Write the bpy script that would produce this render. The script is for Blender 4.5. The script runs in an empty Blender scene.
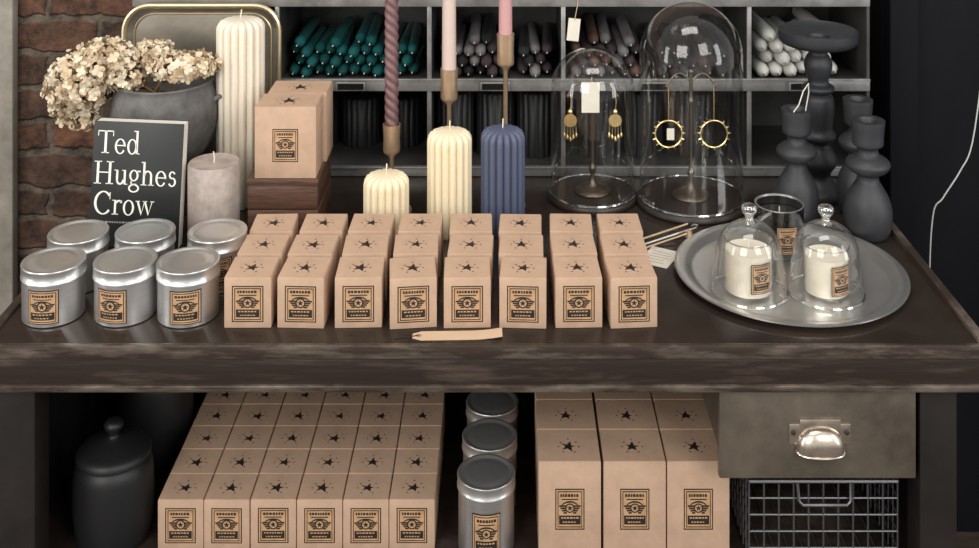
import bpy, bmesh, math, random
from mathutils import Vector, Matrix
random.seed(7)
pi=math.pi
sc=bpy.context.scene
try:
    sc.view_settings.view_transform='Standard'
    sc.view_settings.look='None'
except Exception: pass

# ------------------------------------------------------------------ materials
def mat(name,col,rough=.6,metal=0,var=0,vscale=20,bump=0,bscale=60,col2=None,spec=None,coat=0,sss=0,stretch=None,thr=None,tr=0):
    m=bpy.data.materials.new(name); m.use_nodes=True
    nt=m.node_tree; b=nt.nodes['Principled BSDF']
    b.inputs['Base Color'].default_value=(*col,1)
    b.inputs['Roughness'].default_value=rough
    b.inputs['Metallic'].default_value=metal
    if spec is not None: b.inputs['Specular IOR Level'].default_value=spec
    if coat: b.inputs['Coat Weight'].default_value=coat; b.inputs['Coat Roughness'].default_value=.15
    if sss:
        b.inputs['Subsurface Weight'].default_value=sss
        b.inputs['Subsurface Radius'].default_value=(.02,.012,.008)
        b.inputs['Subsurface Scale'].default_value=.4
    tc=nt.nodes.new('ShaderNodeTexCoord')
    src=tc.outputs['Object']
    if stretch:
        mp=nt.nodes.new('ShaderNodeMapping'); mp.inputs['Scale'].default_value=stretch
        nt.links.new(src,mp.inputs['Vector']); src=mp.outputs['Vector']
    if var or col2:
        n=nt.nodes.new('ShaderNodeTexNoise'); n.inputs['Scale'].default_value=vscale; n.inputs['Detail'].default_value=6
        n.inputs['Roughness'].default_value=.65
        nt.links.new(src,n.inputs['Vector'])
        r=nt.nodes.new('ShaderNodeValToRGB')
        lo,hi=thr if thr else (.32,.68)
        r.color_ramp.elements[0].position=lo; r.color_ramp.elements[1].position=hi
        c2=col2 if col2 else tuple(min(1,c*(1+var)) for c in col)
        c1=col if col2 else tuple(c*(1-var) for c in col)
        r.color_ramp.elements[0].color=(*c1,1); r.color_ramp.elements[1].color=(*c2,1)
        nt.links.new(n.outputs['Fac'],r.inputs['Fac']); nt.links.new(r.outputs['Color'],b.inputs['Base Color'])
    if bump:
        n2=nt.nodes.new('ShaderNodeTexNoise'); n2.inputs['Scale'].default_value=bscale; n2.inputs['Detail'].default_value=5
        nt.links.new(src,n2.inputs['Vector'])
        bp=nt.nodes.new('ShaderNodeBump'); bp.inputs['Strength'].default_value=bump; bp.inputs['Distance'].default_value=.004
        nt.links.new(n2.outputs['Fac'],bp.inputs['Height']); nt.links.new(bp.outputs['Normal'],b.inputs['Normal'])
    return m

def glassmat(name,tint=(.985,.99,.985),base=.05,edge=.85,power=2.6,gcol=(1,1,1)):
    m=bpy.data.materials.new(name); m.use_nodes=True; nt=m.node_tree
    for n in list(nt.nodes): nt.nodes.remove(n)
    o=nt.nodes.new('ShaderNodeOutputMaterial'); mx=nt.nodes.new('ShaderNodeMixShader')
    t=nt.nodes.new('ShaderNodeBsdfTransparent'); t.inputs['Color'].default_value=(*tint,1)
    g=nt.nodes.new('ShaderNodeBsdfGlossy'); g.inputs['Roughness'].default_value=.06
    g.inputs['Color'].default_value=(*gcol,1)
    lw=nt.nodes.new('ShaderNodeLayerWeight'); lw.inputs['Blend'].default_value=.5
    pw=nt.nodes.new('ShaderNodeMath'); pw.operation='POWER'; pw.inputs[1].default_value=power
    ml=nt.nodes.new('ShaderNodeMath'); ml.operation='MULTIPLY_ADD'; ml.inputs[1].default_value=edge; ml.inputs[2].default_value=base
    nt.links.new(lw.outputs['Facing'],pw.inputs[0]); nt.links.new(pw.outputs[0],ml.inputs[0])
    nt.links.new(ml.outputs[0],mx.inputs['Fac']); nt.links.new(t.outputs[0],mx.inputs[1]); nt.links.new(g.outputs[0],mx.inputs[2])
    nt.links.new(mx.outputs[0],o.inputs['Surface'])
    return m

M={}
M['kraft']=mat('kraft_card',(.475,.320,.222),.75,var=.10,vscale=25,bump=.05,bscale=300)
M['kraft_d']=mat('kraft_fold',(.26,.16,.105),.85)
M['kraft_l']=mat('kraft_tag_card',(.56,.40,.27),.75,var=.06)
M['label']=mat('label_paper',(.48,.29,.155),.6,var=.18,vscale=60)
M['ink']=mat('label_ink',(.016,.012,.010),.6)
M['tin']=mat('tin_metal',(.70,.69,.68),.37,.95,var=.05,vscale=30,bump=.05,bscale=60,stretch=(1,1,6))
M['lid']=mat('lid_metal',(.68,.68,.67),.33,.88,var=.04,vscale=60,bump=.03,bscale=40)
M['top']=mat('table_top_metal',(.028,.021,.017),.20,.3,col2=(.056,.040,.031),vscale=7,bump=.08,bscale=18,thr=(.35,.75))
M['apron']=mat('apron_metal',(.036,.025,.020),.36,.3,col2=(.135,.10,.08),vscale=18,bump=.22,bscale=40,stretch=(.35,1,3),thr=(.52,.82))
M['edge']=mat('worn_edge',(.055,.040,.031),.34,.4,col2=(.27,.22,.18),vscale=26,bump=.2,bscale=50,stretch=(.35,.35,2),thr=(.45,.78))
M['leg']=mat('leg_metal',(.012,.009,.008),.55,.0,var=.4,vscale=14,spec=.3)
M['drawer']=mat('drawer_metal',(.090,.073,.058),.38,.4,col2=(.19,.158,.122),vscale=10,bump=.15,bscale=40,thr=(.35,.7))
M['brass_old']=mat('aged_nickel',(.72,.63,.53),.26,.95,var=.3,vscale=40)
M['rack']=mat('rack_steel',(.060,.059,.058),.50,.3,var=.35,vscale=12)
M['rail']=mat('rack_rail_steel',(.27,.265,.26),.38,.5,var=.35,vscale=14)
M['black']=mat('black_wax',(.012,.012,.013),.5)
M['jar']=mat('black_ceramic',(.008,.008,.009),.5,bump=.08,bscale=90)
M['cream']=mat('cream_wax',(.80,.69,.49),.5,sss=.15)
M['white']=mat('ivory_wax',(.76,.69,.57),.5,sss=.15)
M['blue']=mat('blue_wax',(.080,.095,.155),.5)
M['mauve']=mat('mauve_wax',(.16,.085,.090),.42)
M['pale']=mat('pale_pink_wax',(.60,.48,.43),.45,sss=.2)
M['pink']=mat('pink_wax',(.54,.30,.30),.45,sss=.2)
M['teal']=mat('teal_wax',(.014,.090,.090),.25,var=.6,vscale=9,coat=.4)
M['greyw']=mat('grey_wax',(.22,.205,.21),.35,var=.35,vscale=9)
M['plum']=mat('plum_wax',(.065,.050,.056),.3,var=.3,vscale=9)
M['rose']=mat('brown_rose_wax',(.15,.09,.075),.35,var=.3,vscale=9)
M['charcoal']=mat('charcoal_wax',(.028,.028,.031),.3,var=.3,vscale=9)
M['whitew']=mat('white_wax',(.66,.66,.62),.4,var=.1,vscale=9)
M['stonewax']=mat('mottled_grey_wax',(.27,.22,.195),.6,col2=(.46,.39,.35),vscale=34,bump=.1,bscale=60)
M['wick']=mat('wick',(.72,.66,.52),.9)
M['gold']=mat('brushed_brass',(.52,.37,.24),.34,.65,var=.1,vscale=30)
M['goldj']=mat('gold_jewellery',(.95,.70,.32),.25,.85)
M['steel']=mat('tool_steel',(.62,.58,.52),.3,.9)
M['concrete']=mat('grey_concrete',(.070,.068,.066),.85,col2=(.16,.152,.145),vscale=28,bump=.35,bscale=80)
M['stick']=mat('slate_paint',(.026,.027,.031),.5,var=.2,vscale=20,bump=.08,bscale=60)
M['stick_d']=mat('dark_slate_paint',(.018,.020,.024),.5,var=.2,vscale=20,bump=.08,bscale=60)
M['crate']=mat('crate_wood',(.055,.026,.017),.45,col2=(.12,.058,.036),vscale=14,bump=.2,bscale=30,stretch=(1,1,8))
M['darkwood']=mat('dark_wood',(.025,.018,.014),.40,var=.3,vscale=14)
M['petal']=mat('dried_petal',(.60,.46,.30),.8,col2=(.86,.78,.62),vscale=18)
M['petal2']=mat('dried_petal_edge',(.36,.24,.13),.8,col2=(.66,.52,.34),vscale=30)
M['stem']=mat('dry_stem',(.16,.10,.05),.8)
M['trayrim']=mat('tray_brass_rim',(.76,.62,.40),.3,.85)
M['trayin']=mat('tray_pewter',(.36,.33,.28),.32,.8,var=.3,vscale=6)
M['silver']=mat('silver_tray',(.66,.65,.63),.28,.88,var=.07,vscale=12,bump=.08,bscale=30)
M['cover']=mat('book_cover',(.015,.017,.017),.45)
M['pages']=mat('book_pages',(.74,.71,.64),.8)
M['print']=mat('book_print',(.80,.78,.70),.6)
M['print2']=mat('book_small_print',(.30,.29,.26),.6)
M['paper']=mat('paper_tag',(.72,.67,.58),.8,var=.06)
M['twine']=mat('twine',(.55,.42,.28),.9)
M['wire']=mat('basket_wire',(.13,.13,.135),.4,.7)
M['stand']=mat('stand_metal',(.13,.105,.08),.35,.8)
M['wood']=mat('pale_wood',(.55,.40,.24),.7,var=.2,vscale=40)
M['cable']=mat('white_cable',(.55,.55,.53),.5)
M['navy']=mat('navy_black_paint',(.0045,.0050,.0070),.6,var=.25,vscale=4,spec=.15)
M['floor']=mat('floor_boards',(.05,.035,.025),.55,var=.4,vscale=8,stretch=(1,8,1))
M['plaster']=mat('old_plaster',(.30,.27,.23),.9,var=.3,vscale=12,bump=.4,bscale=20)
M['glass']=glassmat('cloche_glass')
M['knob']=glassmat('solid_glass_knob',(.85,.87,.86),.22,.75,1.6)
M['glassd']=glassmat('smoked_glass',(.30,.29,.28),.08,.6)
M['slab']=mat('dark_panel',(.006,.006,.006),.8,spec=.2)  # near-black, carries under-bench shade in its colour; also rack label slots

def brickmat():
    m=bpy.data.materials.new('old_brick'); m.use_nodes=True; nt=m.node_tree; b=nt.nodes['Principled BSDF']
    L=nt.links.new
    tc=nt.nodes.new('ShaderNodeTexCoord'); sp=nt.nodes.new('ShaderNodeSeparateXYZ'); cb=nt.nodes.new('ShaderNodeCombineXYZ')
    L(tc.outputs['Object'],sp.inputs[0])
    L(sp.outputs['X'],cb.inputs['X']); L(sp.outputs['Z'],cb.inputs['Y'])
    nd=nt.nodes.new('ShaderNodeTexNoise'); nd.inputs['Scale'].default_value=13; nd.inputs['Detail'].default_value=5; L(cb.outputs[0],nd.inputs['Vector'])
    mx=nt.nodes.new('ShaderNodeMix'); mx.data_type='VECTOR'; mx.inputs['Factor'].default_value=.05
    L(cb.outputs[0],mx.inputs[4]); L(nd.outputs['Color'],mx.inputs[5])
    br=nt.nodes.new('ShaderNodeTexBrick')
    br.inputs['Scale'].default_value=1; br.inputs['Brick Width'].default_value=.215; br.inputs['Row Height'].default_value=.072
    br.inputs['Mortar Size'].default_value=.010; br.inputs['Mortar Smooth'].default_value=.6
    br.inputs['Color1'].default_value=(.175,.080,.048,1); br.inputs['Color2'].default_value=(.070,.048,.038,1); br.inputs['Mortar'].default_value=(.135,.115,.092,1)
    L(mx.outputs[1],br.inputs['Vector'])
    n=nt.nodes.new('ShaderNodeTexNoise'); n.inputs['Scale'].default_value=20; n.inputs['Detail'].default_value=10; n.inputs['Roughness'].default_value=.75; L(cb.outputs[0],n.inputs['Vector'])
    r=nt.nodes.new('ShaderNodeValToRGB'); r.color_ramp.elements[0].position=.36; r.color_ramp.elements[0].color=(.28,.28,.29,1)
    r.color_ramp.elements[1].position=.68; r.color_ramp.elements[1].color=(1.9,1.75,1.6,1)
    L(n.outputs['Fac'],r.inputs['Fac'])
    mu=nt.nodes.new('ShaderNodeMix'); mu.data_type='RGBA'; mu.blend_type='MULTIPLY'; mu.inputs['Factor'].default_value=1
    L(br.outputs['Color'],mu.inputs[6]); L(r.outputs['Color'],mu.inputs[7])
    L(mu.outputs[2],b.inputs['Base Color']); b.inputs['Roughness'].default_value=.9
    ad=nt.nodes.new('ShaderNodeMath'); ad.operation='MULTIPLY_ADD'; ad.inputs[1].default_value=1.3; L(n.outputs['Fac'],ad.inputs[0])
    ng=nt.nodes.new('ShaderNodeMath'); ng.operation='MULTIPLY'; ng.inputs[1].default_value=-.8; L(br.outputs['Fac'],ng.inputs[0]); L(ng.outputs[0],ad.inputs[2])
    bp=nt.nodes.new('ShaderNodeBump'); bp.inputs['Strength'].default_value=.9; bp.inputs['Distance'].default_value=.016
    L(ad.outputs[0],bp.inputs['Height']); L(bp.outputs['Normal'],b.inputs['Normal'])
    return m
M['brick']=brickmat()

# ------------------------------------------------------------------ mesh builder
class MB:
    def __init__(s): s.v=[]; s.f=[]; s.m=[]; s.mats=[]
    def mi(s,k):
        if k not in s.mats: s.mats.append(k)
        return s.mats.index(k)
    def poly(s,pts,k):
        b=len(s.v); s.v+= [Vector(p) for p in pts]; s.f.append(tuple(range(b,b+len(pts)))); s.m.append(s.mi(k))
    def box(s,x0,x1,y0,y1,z0,z1,k,bev=0,mtx=None,seg=2):
        bm=bmesh.new(); bmesh.ops.create_cube(bm,size=1)
        for v in bm.verts:
            v.co=Vector(((x0+x1)/2+v.co.x*(x1-x0),(y0+y1)/2+v.co.y*(y1-y0),(z0+z1)/2+v.co.z*(z1-z0)))
        if bev: bmesh.ops.bevel(bm,geom=list(bm.edges),offset=bev,segments=seg,affect='EDGES',profile=.5)
        s.addbm(bm,k,mtx); bm.free()
    def addbm(s,bm,k,mtx=None):
        b=len(s.v); bm.verts.index_update()
        for v in bm.verts: s.v.append((mtx@v.co) if mtx else v.co.copy())
        i=s.mi(k)
        for f in bm.faces: s.f.append(tuple(b+v.index for v in f.verts)); s.m.append(i)
    def lathe(s,prof,k,seg=40,mtx=None,fl=None,cap=True,loc=(0,0,0)):
        b=len(s.v); i=s.mi(k); lx,ly,lz=loc
        for (r,z) in prof:
            for j in range(seg):
                t=2*pi*j/seg; rr=r*(fl(t,z) if fl else 1)
                p=Vector((lx+rr*math.cos(t),ly+rr*math.sin(t),lz+z))
                s.v.append(mtx@p if mtx else p)
        for a in range(len(prof)-1):
            for j in range(seg):
                j2=(j+1)%seg
                s.f.append((b+a*seg+j,b+a*seg+j2,b+(a+1)*seg+j2,b+(a+1)*seg+j)); s.m.append(i)
        if cap:
            if prof[0][0]>.0005: s.f.append(tuple(b+j for j in range(seg))[::-1]); s.m.append(i)
            if prof[-1][0]>.0005: s.f.append(tuple(b+(len(prof)-1)*seg+j for j in range(seg))); s.m.append(i)
    def tube(s,pts,r,k,seg=8,closed=False):
        pts=[Vector(p) for p in pts]; n=len(pts); b=len(s.v); i=s.mi(k)
        up=None
        for a in range(n):
            if closed: d=pts[(a+1)%n]-pts[a-1]
            else: d=pts[min(a+1,n-1)]-pts[max(a-1,0)]
            d.normalize()
            if up is None: up=Vector((0,0,1)) if abs(d.z)<.9 else Vector((1,0,0))
            sd=d.cross(up)
            if sd.length<1e-4: up=Vector((0,1,0)) if abs(d.y)<.9 else Vector((1,0,0)); sd=d.cross(up)
            sd.normalize(); u2=sd.cross(d); u2.normalize(); up=u2
            rr=r[a] if isinstance(r,(list,tuple)) else r
            for j in range(seg):
                t=2*pi*j/seg; s.v.append(pts[a]+sd*(rr*math.cos(t))+u2*(rr*math.sin(t)))
        for a in range(n if closed else n-1):
            a2=(a+1)%n
            for j in range(seg):
                j2=(j+1)%seg; s.f.append((b+a*seg+j,b+a*seg+j2,b+a2*seg+j2,b+a2*seg+j)); s.m.append(i)
        if not closed:
            s.f.append(tuple(b+j for j in range(seg))[::-1]); s.m.append(i)
            s.f.append(tuple(b+(n-1)*seg+j for j in range(seg))); s.m.append(i)
    def ball(s,c,r,k,u=12,v=8):
        prof=[(max(.00001,r*math.sin(pi*a/v)),-r*math.cos(pi*a/v)) for a in range(v+1)]
        s.lathe(prof,k,u,loc=c,cap=False)
    def mesh(s,name,recalc=True,ang=38):
        me=bpy.data.meshes.new(name)
        me.from_pydata([tuple(v) for v in s.v],[],s.f)
        for k in s.mats: me.materials.append(M[k])
        me.polygons.foreach_set('material_index',s.m)
        bm=bmesh.new(); bm.from_mesh(me)
        if recalc: bmesh.ops.recalc_face_normals(bm,faces=bm.faces)
        for f in bm.faces: f.smooth=True
        for e in bm.edges:
            if len(e.link_faces)==2 and e.calc_face_angle(0)>math.radians(ang): e.smooth=False
        bm.to_mesh(me); bm.free(); me.update()
        return me
def place(me,name,loc=(0,0,0),rz=0,scale=(1,1,1),rot=None):
    o=bpy.data.objects.new(name,me); bpy.context.collection.objects.link(o)
    o.location=loc; o.rotation_euler=rot if rot else (0,0,rz); o.scale=scale
    return o
def done(mb,name,loc=(0,0,0),rz=0,**k): return place(mb.mesh(name,**{a:b for a,b in k.items() if a in('recalc','ang')}),name,loc,rz,rot=k.get('rot'))

def smooth(pr,n=4):
    out=[]
    P=[pr[0]]+list(pr)+[pr[-1]]
    for i in range(1,len(P)-2):
        p0,p1,p2,p3=P[i-1],P[i],P[i+1],P[i+2]
        for j in range(n):
            t=j/n
            c=[.5*((2*p1[q])+(-p0[q]+p2[q])*t+(2*p0[q]-5*p1[q]+4*p2[q]-p3[q])*t*t+(-p0[q]+3*p1[q]-3*p2[q]+p3[q])*t**3) for q in (0,1)]
            out.append((max(.0001,c[0]),c[1]))
    out.append(pr[-1]); return out

# ------------------------------------------------------------------ label art
def label(mb,W,H,mapf,L0=1):
    st=max(.004,W/10)
    def rect(u0,v0,u1,v1,k,l):
        n=max(1,math.ceil((u1-u0)*W/st-.01))
        for a in range(n):
            ua=u0+(u1-u0)*a/n; ub=u0+(u1-u0)*(a+1)/n
            mb.poly([mapf(ua*W,v0*H,l),mapf(ub*W,v0*H,l),mapf(ub*W,v1*H,l),mapf(ua*W,v1*H,l)],k)
    def disc(u,v,r,k,l,n=14,sx=1):
        mb.poly([mapf((u*W+r*sx*math.cos(2*pi*a/n)),(v*H+r*math.sin(2*pi*a/n)),l) for a in range(n)],k)
    def star(u,v,r,k,l):
        c=(u*W,v*H); pt=[]
        for a in range(10):
            rr=r if a%2==0 else r*.42; t=pi/2+a*pi/5
            pt.append((c[0]+rr*math.cos(t),c[1]+rr*math.sin(t)))
        for a in range(10):
            mb.poly([mapf(*c,l),mapf(*pt[a],l),mapf(*pt[(a+1)%10],l)],k)
    rect(-.5,-.5,.5,.5,'ink',1)
    rect(-.465,-.47,.465,.47,'label',2)
    for a in ((-.42,.415,.42,.44),(-.42,-.44,.42,-.415),(-.42,-.43,-.395,.43),(.395,-.43,.42,.43)): rect(*a,'ink',3)
    x=-.33
    while x<.3:
        w=random.uniform(.05,.09); rect(x,.30,min(x+w,.34),.37,'ink',3); x+=w+.022
    rect(-.28,.225,.28,.255,'ink',3)
    for q in range(12):
        t0=pi*(.12+.76*q/12); t1=pi*(.12+.76*(q+1)/12)
        mb.poly([mapf(.36*W*math.cos(t),(-.04)*H+r*H*math.sin(t),3) for t,r in((t0,.20),(t1,.20),(t1,.245),(t0,.245))],'ink')
    for sgn in (-1,1):
        for q in range(4):
            a=.07+q*.012; b=.37-q*.05; v=.10-q*.055
            rect(min(sgn*a,sgn*b),v-.043,max(sgn*a,sgn*b),v,'ink',3)
    disc(0,.03,.165*W,'ink',4); disc(0,.03,.120*W,'label',5); star(0,.03,.105*W,'ink',6)
    rect(-.37,-.37,.37,-.15,'ink',3)
    x=-.30
    while x<.26:
        w=random.uniform(.05,.09); rect(x,-.225,min(x+w,.31),-.19,'label',4); x+=w+.03
    x=-.24
    while x<.2:
        w=random.uniform(.04,.08); rect(x,-.325,min(x+w,.25),-.295,'label',4); x+=w+.03

def kraftbox(name,W,D,H,lw,lh,lz,sr=.0135):
    mb=MB(); z=H
    mb.box(-W/2,W/2,-D/2,D/2,0,H-.0015,'kraft',.001)
    mb.poly([(-W/2+.004,-D/2+.004,H-.0012),(W/2-.004,-D/2+.004,H-.0012),(W/2-.004,D/2-.004,H-.0012),(-W/2+.004,D/2-.004,H-.0012)],'ink')  # black sheet below the lid paints the dark inside the star cutout
    b=.0009
    cx,cy=0,-.002
    rj=[random.uniform(.88,1.12) for _ in range(10)]; r0=random.uniform(-.3,.3)
    S=[(cx+rj[a]*(sr if a%2==0 else sr*.42)*math.cos(pi/2+r0+a*pi/5),cy+rj[a]*(sr if a%2==0 else sr*.42)*math.sin(pi/2+r0+a*pi/5)) for a in range(10)]
    def edgept(p):
        dx,dy=p[0]-cx,p[1]-cy
        tx=((W/2-b) if dx>0 else (-W/2+b))-cx; ty=((D/2-b) if dy>0 else (-D/2+b))-cy
        k=min(tx/dx if abs(dx)>1e-6 else 9e9, ty/dy if abs(dy)>1e-6 else 9e9)
        return (cx+dx*k,cy+dy*k)
    for a in range(10):
        p,q=S[a],S[(a+1)%10]; e,f=edgept(p),edgept(q)
        pts=[p,e]
        for c in((W/2-b,D/2-b),(-W/2+b,D/2-b),(-W/2+b,-D/2+b),(W/2-b,-D/2+b)):
            ta=math.atan2(p[1]-cy,p[0]-cx)%(2*pi); tb=math.atan2(q[1]-cy,q[0]-cx)%(2*pi); tcn=math.atan2(c[1]-cy,c[0]-cx)%(2*pi)
            if tb<ta: tb+=2*pi
            if tcn<ta: tcn+=2*pi
            if ta<tcn<tb: pts.append(c)
        pts+=[f,q]
        mb.poly([(x,y,H) for x,y in pts],'kraft')
        mb.poly([(p[0],p[1],H),(q[0],q[1],H),(q[0],q[1],H-.0012),(p[0],p[1],H-.0012)],'kraft_d')
    for (x0,y0,x1,y1) in((-W/2+b,-D/2+b,W/2-b,-D/2+b),(W/2-b,-D/2+b,W/2-b,D/2-b),(W/2-b,D/2-b,-W/2+b,D/2-b),(-W/2+b,D/2-b,-W/2+b,-D/2+b)):
        mb.poly([(x0,y0,H-.0016),(x1,y1,H-.0016),(x1,y1,H),(x0,y0,H)],'kraft')
    z=H+.0003
    for (x,y) in ((-.6,.5),(.6,.5),(-.8,-.1),(.8,-.1),(-.45,-.8),(.45,-.8),(0,.95)):
        q=.0017; X=x*sr*1.45; Y=y*sr*1.35-.002
        mb.poly([(X-q,Y,z),(X,Y-q,z),(X+q,Y,z),(X,Y+q,z)],'ink')
    mb.box(-W/2-.0002,-W/2+.0001,D/2-.012,D/2-.0115,.003,H-.003,'kraft_d')
    label(mb,lw,lh,lambda u,v,l:(u,-D/2-.0001-.00012*l,lz+v))
    return mb.mesh(name,ang=30)

# ------------------------------------------------------------------ room
mb=MB(); mb.box(-4,4,-2,2.75,-.05,0,'floor'); done(mb,'floor')
mb=MB(); mb.box(-4,4,2.62,2.75,0,3,'brick'); done(mb,'wall_back')
mb=MB(); mb.box(.80,2.6,2.42,2.60,0,3,'navy'); done(mb,'wall_right')
mb=MB()
mb.box(.80,.86,2.37,2.418,0,3,'navy',.004); mb.box(1.03,1.06,2.39,2.418,0,3,'navy',.004)
done(mb,'trim_1')
mb=MB(); mb.box(-1.30,-1.115,2.585,2.618,0,3,'plaster',.006); done(mb,'trim_2')

# ------------------------------------------------------------------ table
TZ=.80; SZ=.433; E=.0004
XL,XR=-.765,.70
mb=MB()
mb.box(XL,XR,1.655,2.60,TZ-.02,TZ,'top',.003)
mb.box(XL,XR,1.650,1.658,TZ-.018,TZ+.0015,'edge',.0015)
mb.box(XR-.012,XR+.002,1.66,2.60,TZ-.022,TZ+.008,'edge',.002)
mb.box(XL-.002,XL+.012,1.66,2.60,TZ-.022,TZ+.004,'edge',.002)
mb.box(XL,XR,1.655,1.672,TZ-.062,TZ-.012,'apron',.003)
mb.box(XL-.001,XR+.001,1.650,1.672,TZ-.067,TZ-.057,'edge',.002)
mb.box(XL,XL+.015,1.672,2.59,TZ-.067,TZ-.02,'apron'); mb.box(XR-.015,XR,1.672,2.59,TZ-.067,TZ-.02,'apron')
for (a,b) in((XL+.02,-.69),(.609,.664)):
    for (c,d) in((1.675,1.73),(2.52,2.575)): mb.box(a,b,c,d,0,TZ-.02,'leg',.003)
mb.box(XL+.021,.663,1.69,2.57,SZ-.025,SZ,'apron',.002)
mb.box(XL+.02,.664,1.682,1.692,SZ-.04,SZ,'edge',.002)
mb.box(XL+.02,.664,2.576,2.584,.1,TZ-.025,'slab')  # added dark back panel, stands in for shade on the brick behind
mb.box(XL+.022,XL+.028,1.73,2.52,.1,TZ-.025,'slab'); mb.box(.655,.661,1.73,2.52,.1,TZ-.025,'slab')  # added dark side panels, their black paints the shade under the bench
done(mb,'display_workbench')

# drawer
mb=MB()
mb.box(.313,.6015,1.668,1.682,.597,.7325,'drawer',.003)
mb.box(.325,.59,1.682,2.0,.60,.73,'drawer')
cx=.460; cz=.657
mb.box(cx-.045,cx+.045,1.6655,1.668,cz-.008,cz+.022,'brass_old',.001)
mb.box(cx-.030,cx+.030,1.664,1.668,cz-.008,cz+.029,'brass_old',.001)
for sx in(-.039,.039): mb.lathe([(.0035,0),(.0035,.002),(.0018,.0035)],'ink',12,mtx=Matrix.Translation((cx+sx,1.6655,cz+.010))@Matrix.Rotation(pi/2,4,'X'))
nu,nv=28,12; b=len(mb.v); ii=mb.mi('brass_old')
for a in range(nv+1):
    v=pi/2*a/nv
    for c in range(nu+1):
        u=pi*c/nu; k=max(0,math.cos(v))**.6
        xx=-math.copysign(abs(math.cos(u))**.8,math.cos(u))
        mb.v.append(Vector((cx+.035*xx*k, 1.665-.019*math.sin(v), cz-.017+.036*max(0,math.sin(u))**.8*k)))
for a in range(nv):
    for c in range(nu):
        q=b+a*(nu+1)+c; mb.f.append((q,q+1,q+nu+2,q+nu+1)); mb.m.append(ii)
mb.tube([(cx-.035*math.cos(pi*c/16),1.665-.019*math.sin(pi*c/16)**.8,cz-.017) for c in range(17)],.0018,'brass_old',8)
done(mb,'desk_drawer',recalc=True)

# ------------------------------------------------------------------ kraft boxes
bx=[kraftbox('kraft_candle_box_mesh%d'%i,.070,.068,.076,.047,.054,.036) for i in range(5)]
xs=[-.382,-.302,-.220,-.141,-.056,.027,.108,.189]
yaw=[0,0,0,.12,.03,-.02,.0,.05]
for r in range(3):
    for c,x in enumerate(xs):
        place(bx[(r+c)%5],'kraft_candle_box',(x+random.uniform(-.002,.002),1.735+r*.081+random.uniform(-.001,.001),TZ+E),(yaw[c] if r==0 else 0)+random.uniform(-.045,.045))
for r in range(5):
    for c in range(6):
        place(bx[(r*2+c)%5],'kraft_candle_box',(-.499+c*.0712,1.785+r*.0635+random.uniform(0,.001),SZ+E),random.uniform(-.008,.008),(1,.9,1))
bl=[kraftbox('tall_kraft_candle_box_mesh%d'%i,.094,.079,.155,.044,.062,.083) for i in range(2)]
for r in range(3):
    for c,x in enumerate((.098,.196,.292)):
        place(bl[(r+c)%2],'tall_kraft_candle_box',(x,1.762+r*.0815,SZ+E),0)
mb=MB()
for (z0,z1) in((0,.052),(.054,.095)):
    mb.box(-.0615,.0615,-.078,-.066,z0,z1,'crate',.001); mb.box(-.0615,.0615,.066,.078,z0,z1,'crate',.001)
    mb.box(-.0615,-.050,-.066,.066,z0,z1,'crate',.001); mb.box(.050,.0615,-.066,.066,z0,z1,'crate',.001)
mb.box(-.063,.063,-.080,.080,.095,.107,'crate',.0015); mb.box(-.06,.06,-.075,.075,0,.01,'crate')
done(mb,'wooden_crate',(-.3905,2.082,TZ+E))
bm2=kraftbox('square_kraft_candle_box_mesh',.108,.076,.126,.045,.058,.058,.018)
place(bm2,'square_kraft_candle_box',(-.386,2.043,TZ+.1078),.0)
place(bm2,'square_kraft_candle_box',(-.380,2.123,TZ+.1078),0)

# ------------------------------------------------------------------ tins
def tin(name,R,H,lidh,lw,lh,lz,rot):
    mb=MB(); zl=H-lidh
    mb.lathe([(R-.003,0),(R-.001,.0015),(R-.001,zl+.002)],'tin',64)
    mb.lathe([(R-.001,zl),(R+.0012,zl+.0006),(R+.0012,zl+.003),(R+.0004,zl+.0038),(R+.0004,H-.0035),(R+.001,H-.002),(R+.0002,H-.0003),(R-.002,H),(R-.0045,H-.0004),(R-.006,H-.0022),(R-.009,H-.0024),(R-.011,H-.0014),(R*.5,H-.0014),(.0001,H-.0014)],'lid',64)
    rr=R-.0006
    def mp(u,v,l):
        t=u/rr+rot-pi/2; q=rr+.00018*l
        return (q*math.cos(t),q*math.sin(t),lz+v)
    label(mb,lw,lh,mp)
    return mb.mesh(name,ang=50)
tm=[tin('silver_candle_tin_mesh%d'%i,.0465,.083,.021,.048,.050,.031,r) for i,r in enumerate((.12,.22,-.05))]
for i,(x,y) in enumerate(((-.690,1.745),(-.581,1.747),(-.484,1.744),(-.690,1.846),(-.583,1.85),(-.466,1.85))):
    place(tm[(i*2)%3],'silver_candle_tin',(x,y,TZ+E),random.uniform(-.12,.12))
tt=tin('tall_candle_tin_mesh',.044,.113,.020,.044,.062,.044,.02)
for i,(x,y) in enumerate(((-.029,1.765),(-.025,1.86),(-.022,1.955))): place(tt,'tall_silver_candle_tin',(x,y,SZ+E),.0)

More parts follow.
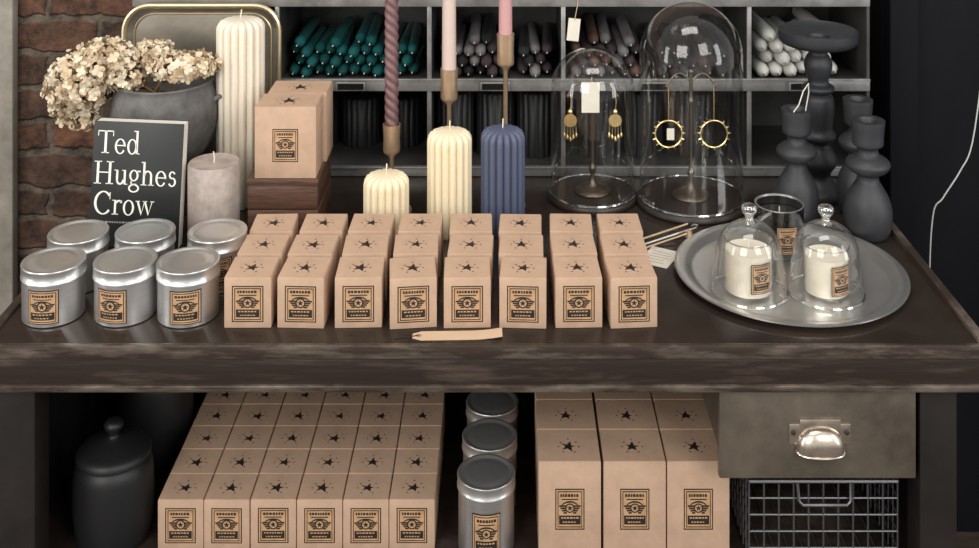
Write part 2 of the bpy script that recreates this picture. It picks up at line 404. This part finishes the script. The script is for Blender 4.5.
# ------------------------------------------------------------------ fluted candles
def fluted(name,R,H,k,loc,n=16):
    mb=MB()
    pr=[(R*.96,0),(R,.003)]+[(R,H*q/6) for q in range(1,6)]+[(R,H-.018),(R*.97,H-.013),(R*.86,H-.006),(R*.66,H-.0025),(R*.3,H-.001),(.0001,H-.0005)]
    mb.lathe(pr,k,n*10,fl=lambda t,z:(.81+.19*abs(math.sin(n*t/2))**.75))
    mb.tube([(0,0,H-.002),(.0005,0,H+.006),(.002,.001,H+.015)],.0012,'wick',6)
    return done(mb,name,loc,random.uniform(0,1),ang=60)
fluted('fluted_ivory_pillar_candle',.0455,.350,'white',(-.503,2.172,TZ+E))
fluted('fluted_cream_pillar_candle',.0405,.116,'cream',(-.209,2.01,TZ+E))
fluted('fluted_cream_pillar_candle',.0405,.182,'cream',(-.099,2.04,TZ+E))
fluted('fluted_blue_pillar_candle',.040,.184,'blue',(-.004,2.045,TZ+E))
mb=MB(); mb.lathe([(.043,0),(.0445,.002),(.0445,.138),(.0425,.141),(.03,.1395),(.0001,.1385)],'stonewax',56)
mb.tube([(0,0,.137),(.001,0,.148),(-.001,.001,.158)],.0011,'wick',6)
done(mb,'grey_pillar_candle',(-.509,1.995,TZ+E))

# ------------------------------------------------------------------ brass taper holders
def taper_holder(loc,ztop,cup,k,cname,twist=False,zt=1.25,rc=.0135):
    mb=MB(); h=ztop-TZ
    mb.lathe([(.037,0),(.038,.002),(.037,.005),(.010,.008),(.005,.014),(.0042,.03),(.0042,h-cup-.012),(.0075,h-cup-.006),(.015,h-cup),(.0162,h-cup+.004),(.0155,h-cup*.5),(.0165,h-.003),(.0165,h),(.0143,h),(.0143,h-.02),(.0001,h-.02)],'gold',32)
    o=done(mb,'brass_candlestick',loc)
    mb=MB(); L=zt-ztop+.0195
    if twist:
        pr=[(rc,L*q/120) for q in range(120)]+[(rc*.6,L),(.001,L+.012)]
        mb.lathe(pr,k,36,fl=lambda t,z:.78+.26*abs(math.sin(1.5*(t+z*120))))
    else:
        mb.lathe([(rc*.98,0),(rc,.01),(rc*.93,L*.8),(rc*.8,L-.012),(rc*.3,L),(.0005,L+.008)],k,24)
    mb.tube([(0,0,L),(0,0,L+.02)],.001,'wick',6)
    done(mb,cname,(loc[0],loc[1],ztop-.0195))
taper_holder((-.211,2.125,TZ+E),.963,.052,'mauve','twisted_taper_candle',True,1.26,.0128)
taper_holder((-.105,2.145,TZ+E),1.061,.058,'pale','pale_taper_candle',False,1.30)
taper_holder((.001,2.15,TZ+E),1.125,.058,'pink','pink_taper_candle',False,1.34,.0128)

# ------------------------------------------------------------------ rack
RY=2.30; RB=2.57
mb=MB()
X0,X1=-.75,.735; RZ=TZ+.0008
for z0,z1 in((RZ,RZ+.012),(.985-.008,.985),(1.150,1.158)): mb.box(X0,X1,RY,RB,z0,z1,'rack')
for z0,z1 in((RZ,RZ+.020),(.972,.997),(1.142,1.18)):
    mb.box(X0,X1,RY-.004,RY+.004,z0,z1,'rail',.0015)
    mb.box(X0,X1,RY-.007,RY-.002,z1-.004,z1,'rail',.001)
for x in(X0,-.462,-.155,.115,.49,X1-.006): mb.box(x,x+.006,RY,RB,TZ+.012,1.15,'rack')
for x in(-.462,-.155,.115,.49): mb.box(x-.002,x+.007,RY-.001,RY+.010,TZ+.012,1.142,'rail',.001)
mb.box(X0,X1,RB-.004,RB,RZ,1.16,'rack')
for x in(-.31,-.02,.30,.60):
    mb.box(x-.03,x+.03,RY-.010,RY-.004,.974,.992,'rail',.001); mb.box(x-.026,x+.026,RY-.0106,RY-.0098,.977,.989,'slab')
done(mb,'metal_pigeonhole_rack')

def tapers(name,x0,x1,cols,layers,r,L=.2,skew=0,prob=.95,y0=2.315,z0=.9862):
    mb=MB()
    n=int((x1-x0)/(2*r*1.03))
    for l in range(layers):
        off=r if l%2 else 0
        for c in range(n-(l%2)):
            if l==layers-1 and random.random()>prob: continue
            x=x0+r+off+c*2*r*1.03; z=z0+r+l*r*1.75; y=y0+random.uniform(0,.035)
            ax=random.uniform(-.04,.04)+skew
            m=Matrix.Translation((x,y,z))@Matrix.Rotation(ax,4,'Z')@Matrix.Rotation(-pi/2,4,'X')
            k=random.choice(cols)
            mb.lathe([(.0012,-.004),(.0022,0),(r*.6,.008),(r*.92,.018),(r*.98,.03),(r*.98,L)],k,14,mtx=m)
            mb.tube([m@Vector((0,0,-.010)),m@Vector((0,0,-.003))],.0012,'wick',5)
    return done(mb,name,ang=50)
tapers('teal_taper_candle_pile',-.445,-.165,['teal'],4,.0118,prob=.3)
tapers('grey_taper_candle_pile',-.135,.02,['greyw','plum','charcoal'],4,.0118,prob=.4)
tapers('plum_taper_candle_pile',.026,.105,['plum','greyw','charcoal'],3,.0118,prob=.8)
tapers('brown_taper_candle_pile',.135,.30,['rose','plum','greyw'],4,.0118,prob=.4)
tapers('dark_taper_candle_pile',.31,.475,['plum','charcoal'],3,.0118,prob=.6)
tapers('white_taper_candle_pile',.515,.700,['whitew'],4,.0142,L=.2,skew=.05,prob=.4)
def ribbed(x,w,h,y=2.40):
    mb=MB(); mb.lathe([(w/2,0),(w/2,h),(w*.4,h+.004),(.0001,h+.004)],'black',96,fl=lambda t,z:.92+.08*abs(math.sin(9*t)))
    done(mb,'ribbed_black_candle',(x,y,RZ+.0125),ang=60)
for x in(-.105,-.02,.065,.19,.29,.40): ribbed(x,.08,.13)
for x in(-.40,-.31,-.22): ribbed(x,.08,.10,2.46)

# ------------------------------------------------------------------ decorative tray leaning on rack
def rrect(w,h,r,n=8):
    pts=[]
    for (cx,cy,a0) in((w/2-r,h/2-r,0),(-w/2+r,h/2-r,90),(-w/2+r,-h/2+r,180),(w/2-r,-h/2+r,270)):
        for a in range(n+1):
            t=math.radians(a0+90*a/n); pts.append((cx+r*math.cos(t),cy+r*math.sin(t)))
    return pts
mb=MB(); W,H=.310,.342
o=[(x,0,z+H/2) for x,z in rrect(W,H,.05)]
mb.tube(o,.0052,'trayrim',8,True)
i1=o; i2=[(x,.012,z+H/2) for x,z in rrect(W-.035,H-.035,.04)]
n=len(i1)
for a in range(n): mb.poly([i1[a],i1[(a+1)%n],i2[(a+1)%n],i2[a]],'trayin')
mb.poly(i2,'trayin')
mb.tube([(p[0],.010,p[2]) for p in i2],.0018,'trayrim',6,True)
done(mb,'rectangular_brass_rimmed_tray',(-.606,2.262,TZ+.006),rot=(-.06,0,0),recalc=False)

# ------------------------------------------------------------------ flower pot and hydrangeas
mb=MB()
mb.box(-.07,.07,-.06,.06,0,.085,'darkwood',.003)
done(mb,'wooden_riser_block',(-.645,2.165,TZ+E))
mb=MB()
pr=smooth([(.050,0),(.060,.003),(.082,.03),(.096,.066),(.0995,.096),(.096,.124),(.089,.142),(.091,.152)],4)
pr+= [(.087,.154),(.083,.150),(.085,.12),(.07,.10),(.0001,.10)]
mb.lathe(pr,'concrete',56)
for s in(-1,1):
    mb.tube([(s*.094,-.012,.118),(s*.106,-.010,.124),(s*.110,0,.126),(s*.106,.010,.124),(s*.094,.012,.118)],.005,'concrete',8)
done(mb,'concrete_plant_pot',(-.641,2.152,TZ+.0859),ang=50)

def floret(mb,c,n,r,k):
    n=n.normalized(); a=n.orthogonal().normalized(); a.rotate(Matrix.Rotation(random.uniform(0,6.28),3,n)); b=n.cross(a)
    for q in range(4):
        t=q*pi/2; d=a*math.cos(t)+b*math.sin(t); e=n.cross(d)
        rr=r*random.uniform(.75,1.15); w=rr*.5; up=random.uniform(-.3,.8)
        p0=c; p1=c+d*rr*.5+e*w+n*rr*.2*up; p2=c+d*rr*.95+e*w*.5+n*rr*.6*up; p3=c+d*rr*.95-e*w*.5+n*rr*.35*up; p4=c+d*rr*.5-e*w-n*rr*.1
        mb.poly([p0,p1,p2],k); mb.poly([p0,p2,p3],k); mb.poly([p0,p3,p4],k)
mb=MB()
base=Vector((-.641,2.152,1.01))
heads=[((-.785,2.10,1.048),(.060,.05,.056),360),((-.738,2.11,1.090),(.050,.045,.036),210),((-.710,2.12,1.056),(.040,.04,.030),130),((-.600,2.13,1.070),(.064,.052,.024),260),((-.660,2.14,1.090),(.038,.03,.026),120),((-.812,2.12,1.002),(.034,.03,.032),100),((-.775,2.10,.985),(.026,.025,.024),60)]
for c,rad,n in heads:
    c=Vector(c)
    for q in range(n):
        d=Vector((random.gauss(0,1),random.gauss(0,1),random.gauss(0,1))).normalized()
        s=random.uniform(.72,1.08)
        p=c+Vector((d.x*rad[0]*s,d.y*rad[1]*s,d.z*rad[2]*s))
        nn=(d+Vector((random.uniform(-.6,.6),random.uniform(-.6,.6),random.uniform(-.6,.6))))
        floret(mb,p,nn,random.uniform(.0075,.0115),'petal' if random.random()<.66 else 'petal2')
    mid=(base+c)/2+Vector((0,0,.03))
    mb.tube([base+Vector((random.uniform(-.03,.03),random.uniform(-.02,.02),0)),mid,c],.0025,'stem',6)
    for q in range(14):
        d=Vector((random.gauss(0,1),random.gauss(0,1),random.gauss(0,1))).normalized()
        mb.tube([c,c+Vector((d.x*rad[0],d.y*rad[1],d.z*rad[2]))*.85],.0009,'stem',5)
done(mb,'dried_hydrangea_bunch',recalc=False)

# ------------------------------------------------------------------ book
glyph={}
class G:
    def __init__(s): s.p=[]
    def R(s,x0,y0,x1,y1): s.p.append([(x0,y0),(x1,y0),(x1,y1),(x0,y1)]); return s
    def A(s,cx,cy,rx,ry,a0,a1,tk=.075,tn=.028):
        n=max(6,int(abs(a1-a0)/12)); pts=[]
        for q in range(n+1):
            t=math.radians(a0+(a1-a0)*q/n); c=abs(math.cos(t)); th=tn+(tk-tn)*c
            pts.append(((cx+rx*math.cos(t),cy+ry*math.sin(t)),(cx+(rx-th)*math.cos(t),cy+(ry-th)*math.sin(t))))
        for q in range(n): s.p.append([pts[q][0],pts[q+1][0],pts[q+1][1],pts[q][1]])
        return s
    def P(s,*pts): s.p.append(list(pts)); return s
def defg(c,adv,g): glyph[c]=(adv,g.p)
defg('T',.62,G().R(.265,0,.355,.7).R(.02,.665,.6,.7).R(.02,.53,.05,.7).R(.57,.53,.6,.7).R(.17,0,.45,.028))
defg('e',.45,G().A(.22,.225,.20,.24,0,325).R(.05,.235,.42,.268))
defg('d',.50,G().A(.20,.225,.185,.24,0,360).R(.335,0,.41,.72).R(.25,.69,.35,.72).R(.34,0,.48,.028))
defg('H',.74,G().R(.1,0,.19,.7).R(.54,0,.63,.7).R(.18,.34,.55,.375).R(.01,0,.28,.028).R(.45,0,.72,.028).R(.01,.672,.28,.7).R(.45,.672,.72,.7))
defg('u',.51,G().R(.07,.12,.145,.45).A(.22,.15,.15,.16,180,360,.07,.05).R(.35,0,.425,.45).R(0,.424,.14,.45).R(.28,.424,.42,.45).R(.35,0,.49,.028))
defg('g',.45,G().A(.2,.29,.17,.175,0,360,.07,.028).A(.21,-.10,.2,.13,0,360,.06,.035).P((.08,.1),(.14,.13),(.12,.04),(.30,.04),(.32,.0),(.10,.0)).R(.33,.40,.44,.445))
defg('h',.50,G().R(.07,0,.145,.72).A(.245,.29,.165,.17,0,180,.075,.04).R(.335,0,.41,.30).R(0,.69,.1,.72).R(0,0,.21,.028).R(.27,0,.48,.028))
defg('s',.36,G().A(.17,.345,.125,.12,25,270,.06,.035).A(.17,.135,.145,.145,-155,90,.065,.035))
defg('C',.68,G().A(.36,.35,.34,.365,42,318,.095,.035).R(.585,.46,.612,.68))
defg('r',.37,G().R(.07,0,.145,.45).A(.25,.29,.16,.165,50,150,.07,.05).R(.28,.36,.355,.44).R(0,.424,.1,.45).R(0,0,.23,.028))
defg('o',.46,G().A(.22,.225,.205,.24,0,360))
defg('w',.68,G().P((.03,.45),(.11,.45),(.24,.08),(.21,0)).P((.21,0),(.24,.08),(.345,.45),(.315,.45)).P((.29,.45),(.37,.45),(.50,.08),(.47,0)).P((.47,0),(.50,.08),(.625,.45),(.595,.45)).R(0,.424,.16,.45).R(.26,.424,.42,.45).R(.54,.424,.68,.45))
mb=MB(); BW,BH,BT=.156,.212,.024
mb.box(0,BW,-.0012,0,0,BH,'cover',.0004); mb.box(0,BW,BT,BT+.0012,0,BH,'cover',.0004); mb.box(-.001,.0006,-.001,BT+.001,0,BH,'cover',.0004)
mb.box(.001,BW-.0005,.0002,BT-.0002,.002,BH-.0015,'pages')
def text(s,x,z,sx,sz,k='print'):
    for c in s:
        if c==' ': x+=.25*sx; continue
        adv,ps=glyph[c]
        for p in ps: mb.poly([(x+u*sx,-.0016,z+v*sz) for u,v in p],k)
        x+=adv*sx+.012*sx
text('Ted',.006,BH-.054,.0475,.055); text('Hughes',.003,BH-.106,.0475,.055); text('Crow',.005,BH-.157,.0475,.055)
x=.008
while x<.10:
    w=random.uniform(.002,.006); mb.box(x,x+w,-.0017,-.0012,BH-.171,BH-.1685,'print2'); x+=w+.0015
done(mb,'poetry_book',(-.718,1.967,TZ+.006),rot=(-.07,.03,-.03),recalc=True)

# ------------------------------------------------------------------ cloches with earring stands
def dome(mb,R,H,k='glass',z0=0,seg=56,taper=1.0):
    Rt=R*taper
    pr=[(R*1.02,z0),(R,z0+.004)]+[(R+(Rt-R)*(q/5)**2,z0+(H-Rt)*q/5) for q in range(1,6)]
    pr+=[(max(.0002,Rt*math.cos(a*pi/2/12)),z0+H-Rt+Rt*math.sin(a*pi/2/12)) for a in range(1,13)]
    mb.lathe(pr,k,seg,cap=False)
    mb.tube([(R*1.01*math.cos(2*pi*a/40),R*1.01*math.sin(2*pi*a/40),z0+.002) for a in range(40)],.0022,'knob',6,True)
def cloche(loc,R,H,name):
    mb=MB()
    mb.lathe([(R*1.05,0),(R*1.07,.003),(R*1.06,.009),(R*1.03,.012),(R*.9,.0125),(.0001,.0125)],'darkwood',56)
    dome(mb,R,H-.013,z0=.0128)
    done(mb,name,loc)
cloche((.168,2.188,TZ+E),.080,.288,'glass_cloche')
cloche((.353,2.165,TZ+E),.097,.380,'glass_cloche')
def hoop(mb,c,r,spikes=0,n=28,k='goldj'):
    mb.tube([(c[0]+r*math.sin(2*pi*a/n),c[1],c[2]+r*math.cos(2*pi*a/n)) for a in range(n)],.0016,k,6,True)
    for q in range(spikes):
        t=pi*.22+q*(pi*1.56)/(spikes-1)
        a=(c[0]+r*math.sin(t),c[1],c[2]+r*math.cos(t)); b=(c[0]+(r+.006)*math.sin(t),c[1],c[2]+(r+.006)*math.cos(t))
        mb.tube([a,b],[.0022,.0006],k,6)
def estand(h,aw):
    mb=MB()
    mb.lathe(smooth([(.034,0),(.035,.003),(.028,.008),(.012,.013),(.006,.022),(.0045,.035),(.007,.045),(.004,.055),(.0032,.09),(.0032,h*.75),(.006,h*.78),(.0035,h*.82),(.003,h)],3),'stand',24)
    mb.ball((0,0,h+.004),.0055,'stand')
    for s in(-1,1):
        pts=[(s*aw*t,0,h*.93+.020*math.sin(t*pi)-.006*t) for t in [q/10 for q in range(11)]]
        mb.tube(pts,.0018,'stand',6); mb.ball((s*aw,0,h*.93-.008),.0032,'stand')
    return mb
mb=estand(.205,.047)
for s in(-1,1):
    x=s*.043; z=.180
    mb.tube([(x,-.002,z+.008),(x+.002,-.004,z-.006),(x,-.003,z-.026)],.0010,'goldj',5)
    mb.ball((x,-.004,z-.026),.0052,'goldj')
    mb.lathe([(.0125,-.0008),(.0125,.0008)],'goldj',20,mtx=Matrix.Translation((x,-.004,z-.043))@Matrix.Rotation(pi/2,4,'X'))
    for q in range(5):
        dx=(q-2)*.0050; L=.022-.004*abs(q-2)
        mb.tube([(x+dx,-.004,z-.050),(x+dx*1.15,-.004,z-.052-L)],.0008,'goldj',5)
        mb.lathe([(.0003,.005),(.0028,-.001),(.0020,-.0045),(.0003,-.0055)],'goldj',8,loc=(x+dx*1.15,-.004,z-.056-L))
mb.box(-.022,.012,-.014,-.0135,.155,.213,'paper',0)
mb.tube([(-.005,-.0138,.210),(-.002,-.010,.222),(0,-.004,.205)],.0007,'twine',5)
done(mb,'earring_display_stand',(.168,2.188,TZ+.0135))
mb=estand(.232,.046)
for s in(-1,1):
    x=s*.043; z=.197
    mb.tube([(x,-.003,z+.015),(x,-.003,z-.050)],.0008,'goldj',5)
    hoop(mb,(x,-.004,z-.078),.0255,13)
    if s<0: mb.box(x-.004,x+.010,-.0085,-.008,z-.088,z-.066,'paper')
done(mb,'earring_display_stand',(.353,2.165,TZ+.0135))
mb=MB()
mb.box(-.012,.012,-.0004,.0004,-.045,0,'paper'); mb.tube([(0,-.001,-.004),(.003,-.001,.03),(.001,.002,.066),(.002,.010,.070)],.0009,'twine',5)
done(mb,'paper_price_tag',(.140,2.290,1.120),rot=(0,.1,0))

# ------------------------------------------------------------------ turned candlesticks
mb=MB()
pr=smooth([(.050,0),(.052,.004),(.048,.014),(.034,.024),(.024,.036),(.026,.048),(.034,.060),(.035,.072),(.028,.088),(.022,.098),(.025,.106),(.033,.112),(.033,.120),(.027,.128),(.029,.150),(.031,.172),(.028,.190),(.022,.196),(.030,.203),(.030,.210),(.021,.216),(.020,.224),(.024,.236),(.027,.252),(.023,.266),(.018,.274),(.022,.282),(.050,.288),(.068,.293),(.0745,.301),(.075,.318)],3)
pr+=[(.072,.320),(.068,.316),(.05,.308),(.022,.306),(.020,.300),(.0001,.300)]
mb.lathe(pr,'stick_d',48); done(mb,'turned_pedestal_candlestick',(.605,2.205,TZ+E),ang=50)
def stickp(h,loc,name,k='stick',s=1.0):
    mb=MB()
    p=[(.030,0),(.035,.004),(.040,.018),(.042,.036),(.041,.052),(.036,.070),(.027,.086),(.020,.098),(.0185,.106),(.022,.111),(.032,.116),(.038,.124),(.038,.131),(.031,.138),(.021,.144),(.018,.150),(.0185,.156),(.024,.160),(.027,.164),(.0275,.180),(.0295,.200)]
    f=(h)/.205
    pr=smooth([(r*s,z*f) for r,z in p],3)+[(.0295*s,h),(.018*s,h),(.0155*s,h-.004),(.013*s,h-.02),(.0001,h-.02)]
    mb.lathe(pr,k,44); done(mb,name,loc,ang=50)
stickp(.205,(.643,2.022,TZ+E),'turned_slate_candlestick')
stickp(.204,(.533,2.085,TZ+E),'turned_slate_candlestick',s=.94)
stickp(.212,(.655,2.118,TZ+E),'turned_slate_candlestick',s=.92)
mb=MB(); mb.tube([(.533-.012,2.060,1.0065),(.530,2.058,1.02),(.538,2.058,1.045),(.548,2.06,1.058),(.550,2.066,1.04),(.545,2.066,1.012),(.545,2.068,1.0065)],.0011,'paper',6)
done(mb,'twine_loop')

# ------------------------------------------------------------------ silver tray with candles
TX,TY=.467,1.872
mb=MB()
R=.187
mb.lathe([(.0001,.0015),(R-.032,.0015),(R-.026,.003),(R-.018,.010),(R-.003,.0125),(R,.0115),(R,.0095),(R-.004,.0085),(R-.018,.006),(R-.028,0),(.0001,0)],'silver',96,cap=False)
done(mb,'round_silver_tray',(TX,TY,TZ+E),ang=50)
TT=TZ+.0023
def belljar(loc,R,H):
    mb=MB(); dome(mb,R,H-.026,seg=48,taper=.88)
    mb.lathe(smooth([(.012,H-.0285),(.0065,H-.022),(.008,H-.017),(.0125,H-.010),(.0115,H-.003),(.006,H),(.0002,H+.001)],3),'knob',24,cap=False)
    done(mb,'glass_bell_cloche',loc)
belljar((.388,1.812,TT),.0585,.139); belljar((.5085,1.808,TT),.0585,.139)
def jarcandle(loc,R,H,rot,wax='white',dark=False):
    mb=MB(); g='glassd' if dark else 'glass'
    mb.lathe([(R-.002,0),(R,.002),(R,H)],g,40,cap=False); mb.lathe([(R,H),(R+.0006,H+.001),(R-.002,H+.001),(R-.0025,H-.002)],'silver' if dark else 'knob',40,cap=False)
    mb.lathe([(R-.003,.004),(R-.003,H*.8),(.0001,H*.8-.001)],'black' if dark else wax,40)
    mb.tube([(0,0,H*.79),(0,0,H*.79+.012)],.0011,'wick',6)
    rr=R+.0002
    def mp(u,v,l):
        t=u/rr+rot-pi/2; q=rr+.00018*l; return (q*math.cos(t),q*math.sin(t),H*.42+v)
    label(mb,.036,.046,mp)
    done(mb,'glass_jar_candle',loc,ang=50)
jarcandle((.387,1.814,TT),.039,.084,.35); jarcandle((.5095,1.810,TT),.036,.076,.45)
jarcandle((.470,1.955,TT),.041,.082,.1,dark=True)

mb=MB()
for i,(a,b) in enumerate((((-.050,-.024,.0022),(.076,.034,.0150)),((-.054,-.006,.0022),(.064,.050,.0150)),((-.046,-.036,.0022),(.060,.012,.0150)))):
    k=('steel','wood','gold')[i]
    mb.tube([a,b],.0017,k,8)
    A,B=Vector(a),Vector(b); d=(B-A).normalized(); n=Vector((-d.y,d.x,0))
    if i==0: mb.tube([B,B+d*.008+n*.006,B+d*.004+n*.012,B-d*.004+n*.010],.0013,k,6)
    elif i==2: mb.lathe([(.007,-.008),(.005,.002),(.001,.004)],k,16,loc=tuple(B+Vector((0,0,.002))))
done(mb,'wick_tool_set',(.262,1.985,TZ+E))
mb=MB(); mb.box(-.026,.026,-.034,.034,0,.0008,'paper')
for q in range(5): mb.box(-.018,.012+.003*(q%3),.018-q*.010,.0195-q*.010,.0008,.001,'print2')
done(mb,'paper_price_card',(.262,1.935,TZ+.0006),-.5)
# kraft luggage tag: clipped corners, eyelet, slight curl, string
mb=MB()
out=[(-.066,-.005),(-.058,-.013),(.064,-.012),(.066,.013),(-.058,.012),(-.066,.004)]
def cz_(x): return .0008+.004*max(0,(x-.02)/.046)**2
top=[];N=10
for a in range(N+1):
    x=-.066+.132*a/N; w=.0125 if a>0 else .006
    top.append((x,-w,cz_(x),w))
for a in range(N):
    p,q=top[a],top[a+1]
    mb.poly([(p[0],p[1],p[2]+.0008),(q[0],q[1],q[2]+.0008),(q[0],q[3],q[2]+.0008),(p[0],p[3],p[2]+.0008)],'kraft_l')
    mb.poly([(p[0],p[1],p[2]),(p[0],p[3],p[2]),(q[0],q[3],q[2]),(q[0],q[1],q[2])],'kraft_l')
    mb.poly([(p[0],p[1],p[2]),(q[0],q[1],q[2]),(q[0],q[1],q[2]+.0008),(p[0],p[1],p[2]+.0008)],'kraft_l')
mb.lathe([(.0042,.0017),(.0036,.0022),(.002,.0022)],'kraft_d',14,loc=(-.057,0,0),cap=False)
mb.tube([(-.057,0,.0026),(-.070,-.003,.0015),(-.084,-.002,.001),(-.092,-.008,.001)],.0008,'ink',5)
done(mb,'kraft_paper_tag',(-.070,1.6795,TZ-.0002),.03,recalc=True)

# ------------------------------------------------------------------ black jars on lower shelf
def blackjar(loc,R,h,name='black_lidded_jar'):
    mb=MB(); b=h-.055
    mb.lathe(smooth([(R*.82,0),(R*.9,.006),(R*.97,.03),(R,b*.5),(R*.97,b*.85),(R*.88,b*.97),(R*.80,b)],4)+[(R*.93,b+.002),(R*.93,b+.008)]+smooth([(R*.85,b+.013),(R*.5,b+.022),(R*.18,b+.028),(R*.13,b+.034),(R*.22,b+.042),(R*.24,b+.048),(R*.16,b+.054),(.0002,b+.055)],3),'jar',48)
    done(mb,name,loc,ang=50)
blackjar((-.612,1.785,SZ+E),.061,.182); blackjar((-.607,1.99,SZ+E),.062,.21)

# ------------------------------------------------------------------ wire basket
mb=MB(); bx0,bx1,by0,by1,bz0,bz1=.368,.592,1.72,1.93,SZ+.002,.560
def loop(z,r):
    p=[(bx0,by0,z),(bx1,by0,z),(bx1,by1,z),(bx0,by1,z)]
    for a in range(4): mb.tube([p[a],p[(a+1)%4]],r,'wire',6)
loop(bz1,.0028)
for q in range(5): loop(bz0+(bz1-bz0)*q/5,.0015)
n=10
for q in range(n+1):
    x=bx0+(bx1-bx0)*q/n
    mb.tube([(x,by0,bz1),(x,by0,bz0)],.0015,'wire',6); mb.tube([(x,by0,bz0),(x,by1,bz0)],.0015,'wire',6); mb.tube([(x,by1,bz0),(x,by1,bz1)],.0015,'wire',6)
    y=by0+(by1-by0)*q/n
    mb.tube([(bx0,y,bz1),(bx0,y,bz0)],.0013,'wire',6); mb.tube([(bx1,y,bz0),(bx1,y,bz1)],.0013,'wire',6)
mb.tube([(.44,by0-.003,bz1),(.441,by0-.008,bz1-.024),(.447,by0-.009,bz1-.030),(.513,by0-.009,bz1-.030),(.519,by0-.008,bz1-.024),(.52,by0-.003,bz1)],.0024,'wire',6)
done(mb,'wire_basket')

mb=MB()
cp=[(1.02,2.34,1.2),(.985,2.335,1.05),(.955,2.33,.86),(.93,2.33,.80),(.895,2.33,.745),(.875,2.335,.70),(.87,2.34,.5),(.872,2.34,.003)]
pts=[]
for i in range(len(cp)-1):
    p0=Vector(cp[max(i-1,0)]);p1=Vector(cp[i]);p2=Vector(cp[i+1]);p3=Vector(cp[min(i+2,len(cp)-1)])
    for j in range(6):
        t=j/6; pts.append(.5*((2*p1)+(p2-p0)*t+(2*p0-5*p1+4*p2-p3)*t*t+(3*p1-p0-3*p2+p3)*t**3))
pts.append(Vector(cp[-1]))
mb.tube(pts,.0015,'cable',8); done(mb,'power_cable')

# ------------------------------------------------------------------ light
w=bpy.data.worlds.new('World'); sc.world=w; w.use_nodes=True
bg=w.node_tree.nodes['Background']; bg.inputs['Color'].default_value=(1,.975,.94,1); bg.inputs['Strength'].default_value=.62
def area(name,loc,tgt,sx,sy,e,col):
    l=bpy.data.lights.new(name,'AREA'); l.shape='RECTANGLE'; l.size=sx; l.size_y=sy; l.energy=e; l.color=col
    o=bpy.data.objects.new(name,l); bpy.context.collection.objects.link(o); o.location=loc
    o.rotation_euler=(Vector(tgt)-Vector(loc)).to_track_quat('-Z','Y').to_euler()
area('assumed_window_fill',(-1.6,-1.2,2.3),(0,2,.75),1.6,1.8,68,(1,.975,.93))  # added area fill behind the camera; the shop window is assumed, none is built
area('assumed_window_fill',(1.5,-1.0,2.5),(0,2,.75),1.2,1.6,42,(1,.98,.95))  # second added fill, front right, for the same assumed, unseen window
area('side_strip_light',(-2.3,.9,1.35),(0,2,.9),.45,1.5,13,(1,.98,.94))  # added strip light, puts vertical highlights on glass and tins
area('side_strip_light',(2.3,.7,1.45),(0,2,.9),.5,1.6,15,(.97,.98,1))  # matching added strip on the right, for streaks on glass and tins
area('added_overhead_light',(.1,1.3,3.0),(.1,2,.8),1.2,.6,20,(1,.94,.86))  # added overhead area light

# ------------------------------------------------------------------ camera
c=bpy.data.cameras.new('camera'); co=bpy.data.objects.new('camera',c); bpy.context.collection.objects.link(co)
co.location=(0,0,1.673); co.rotation_euler=(pi/2,0,0)
c.sensor_width=36; c.lens=36*1141/979; c.shift_x=-.0158; c.shift_y=-.5424; c.clip_start=.05
sc.camera=co
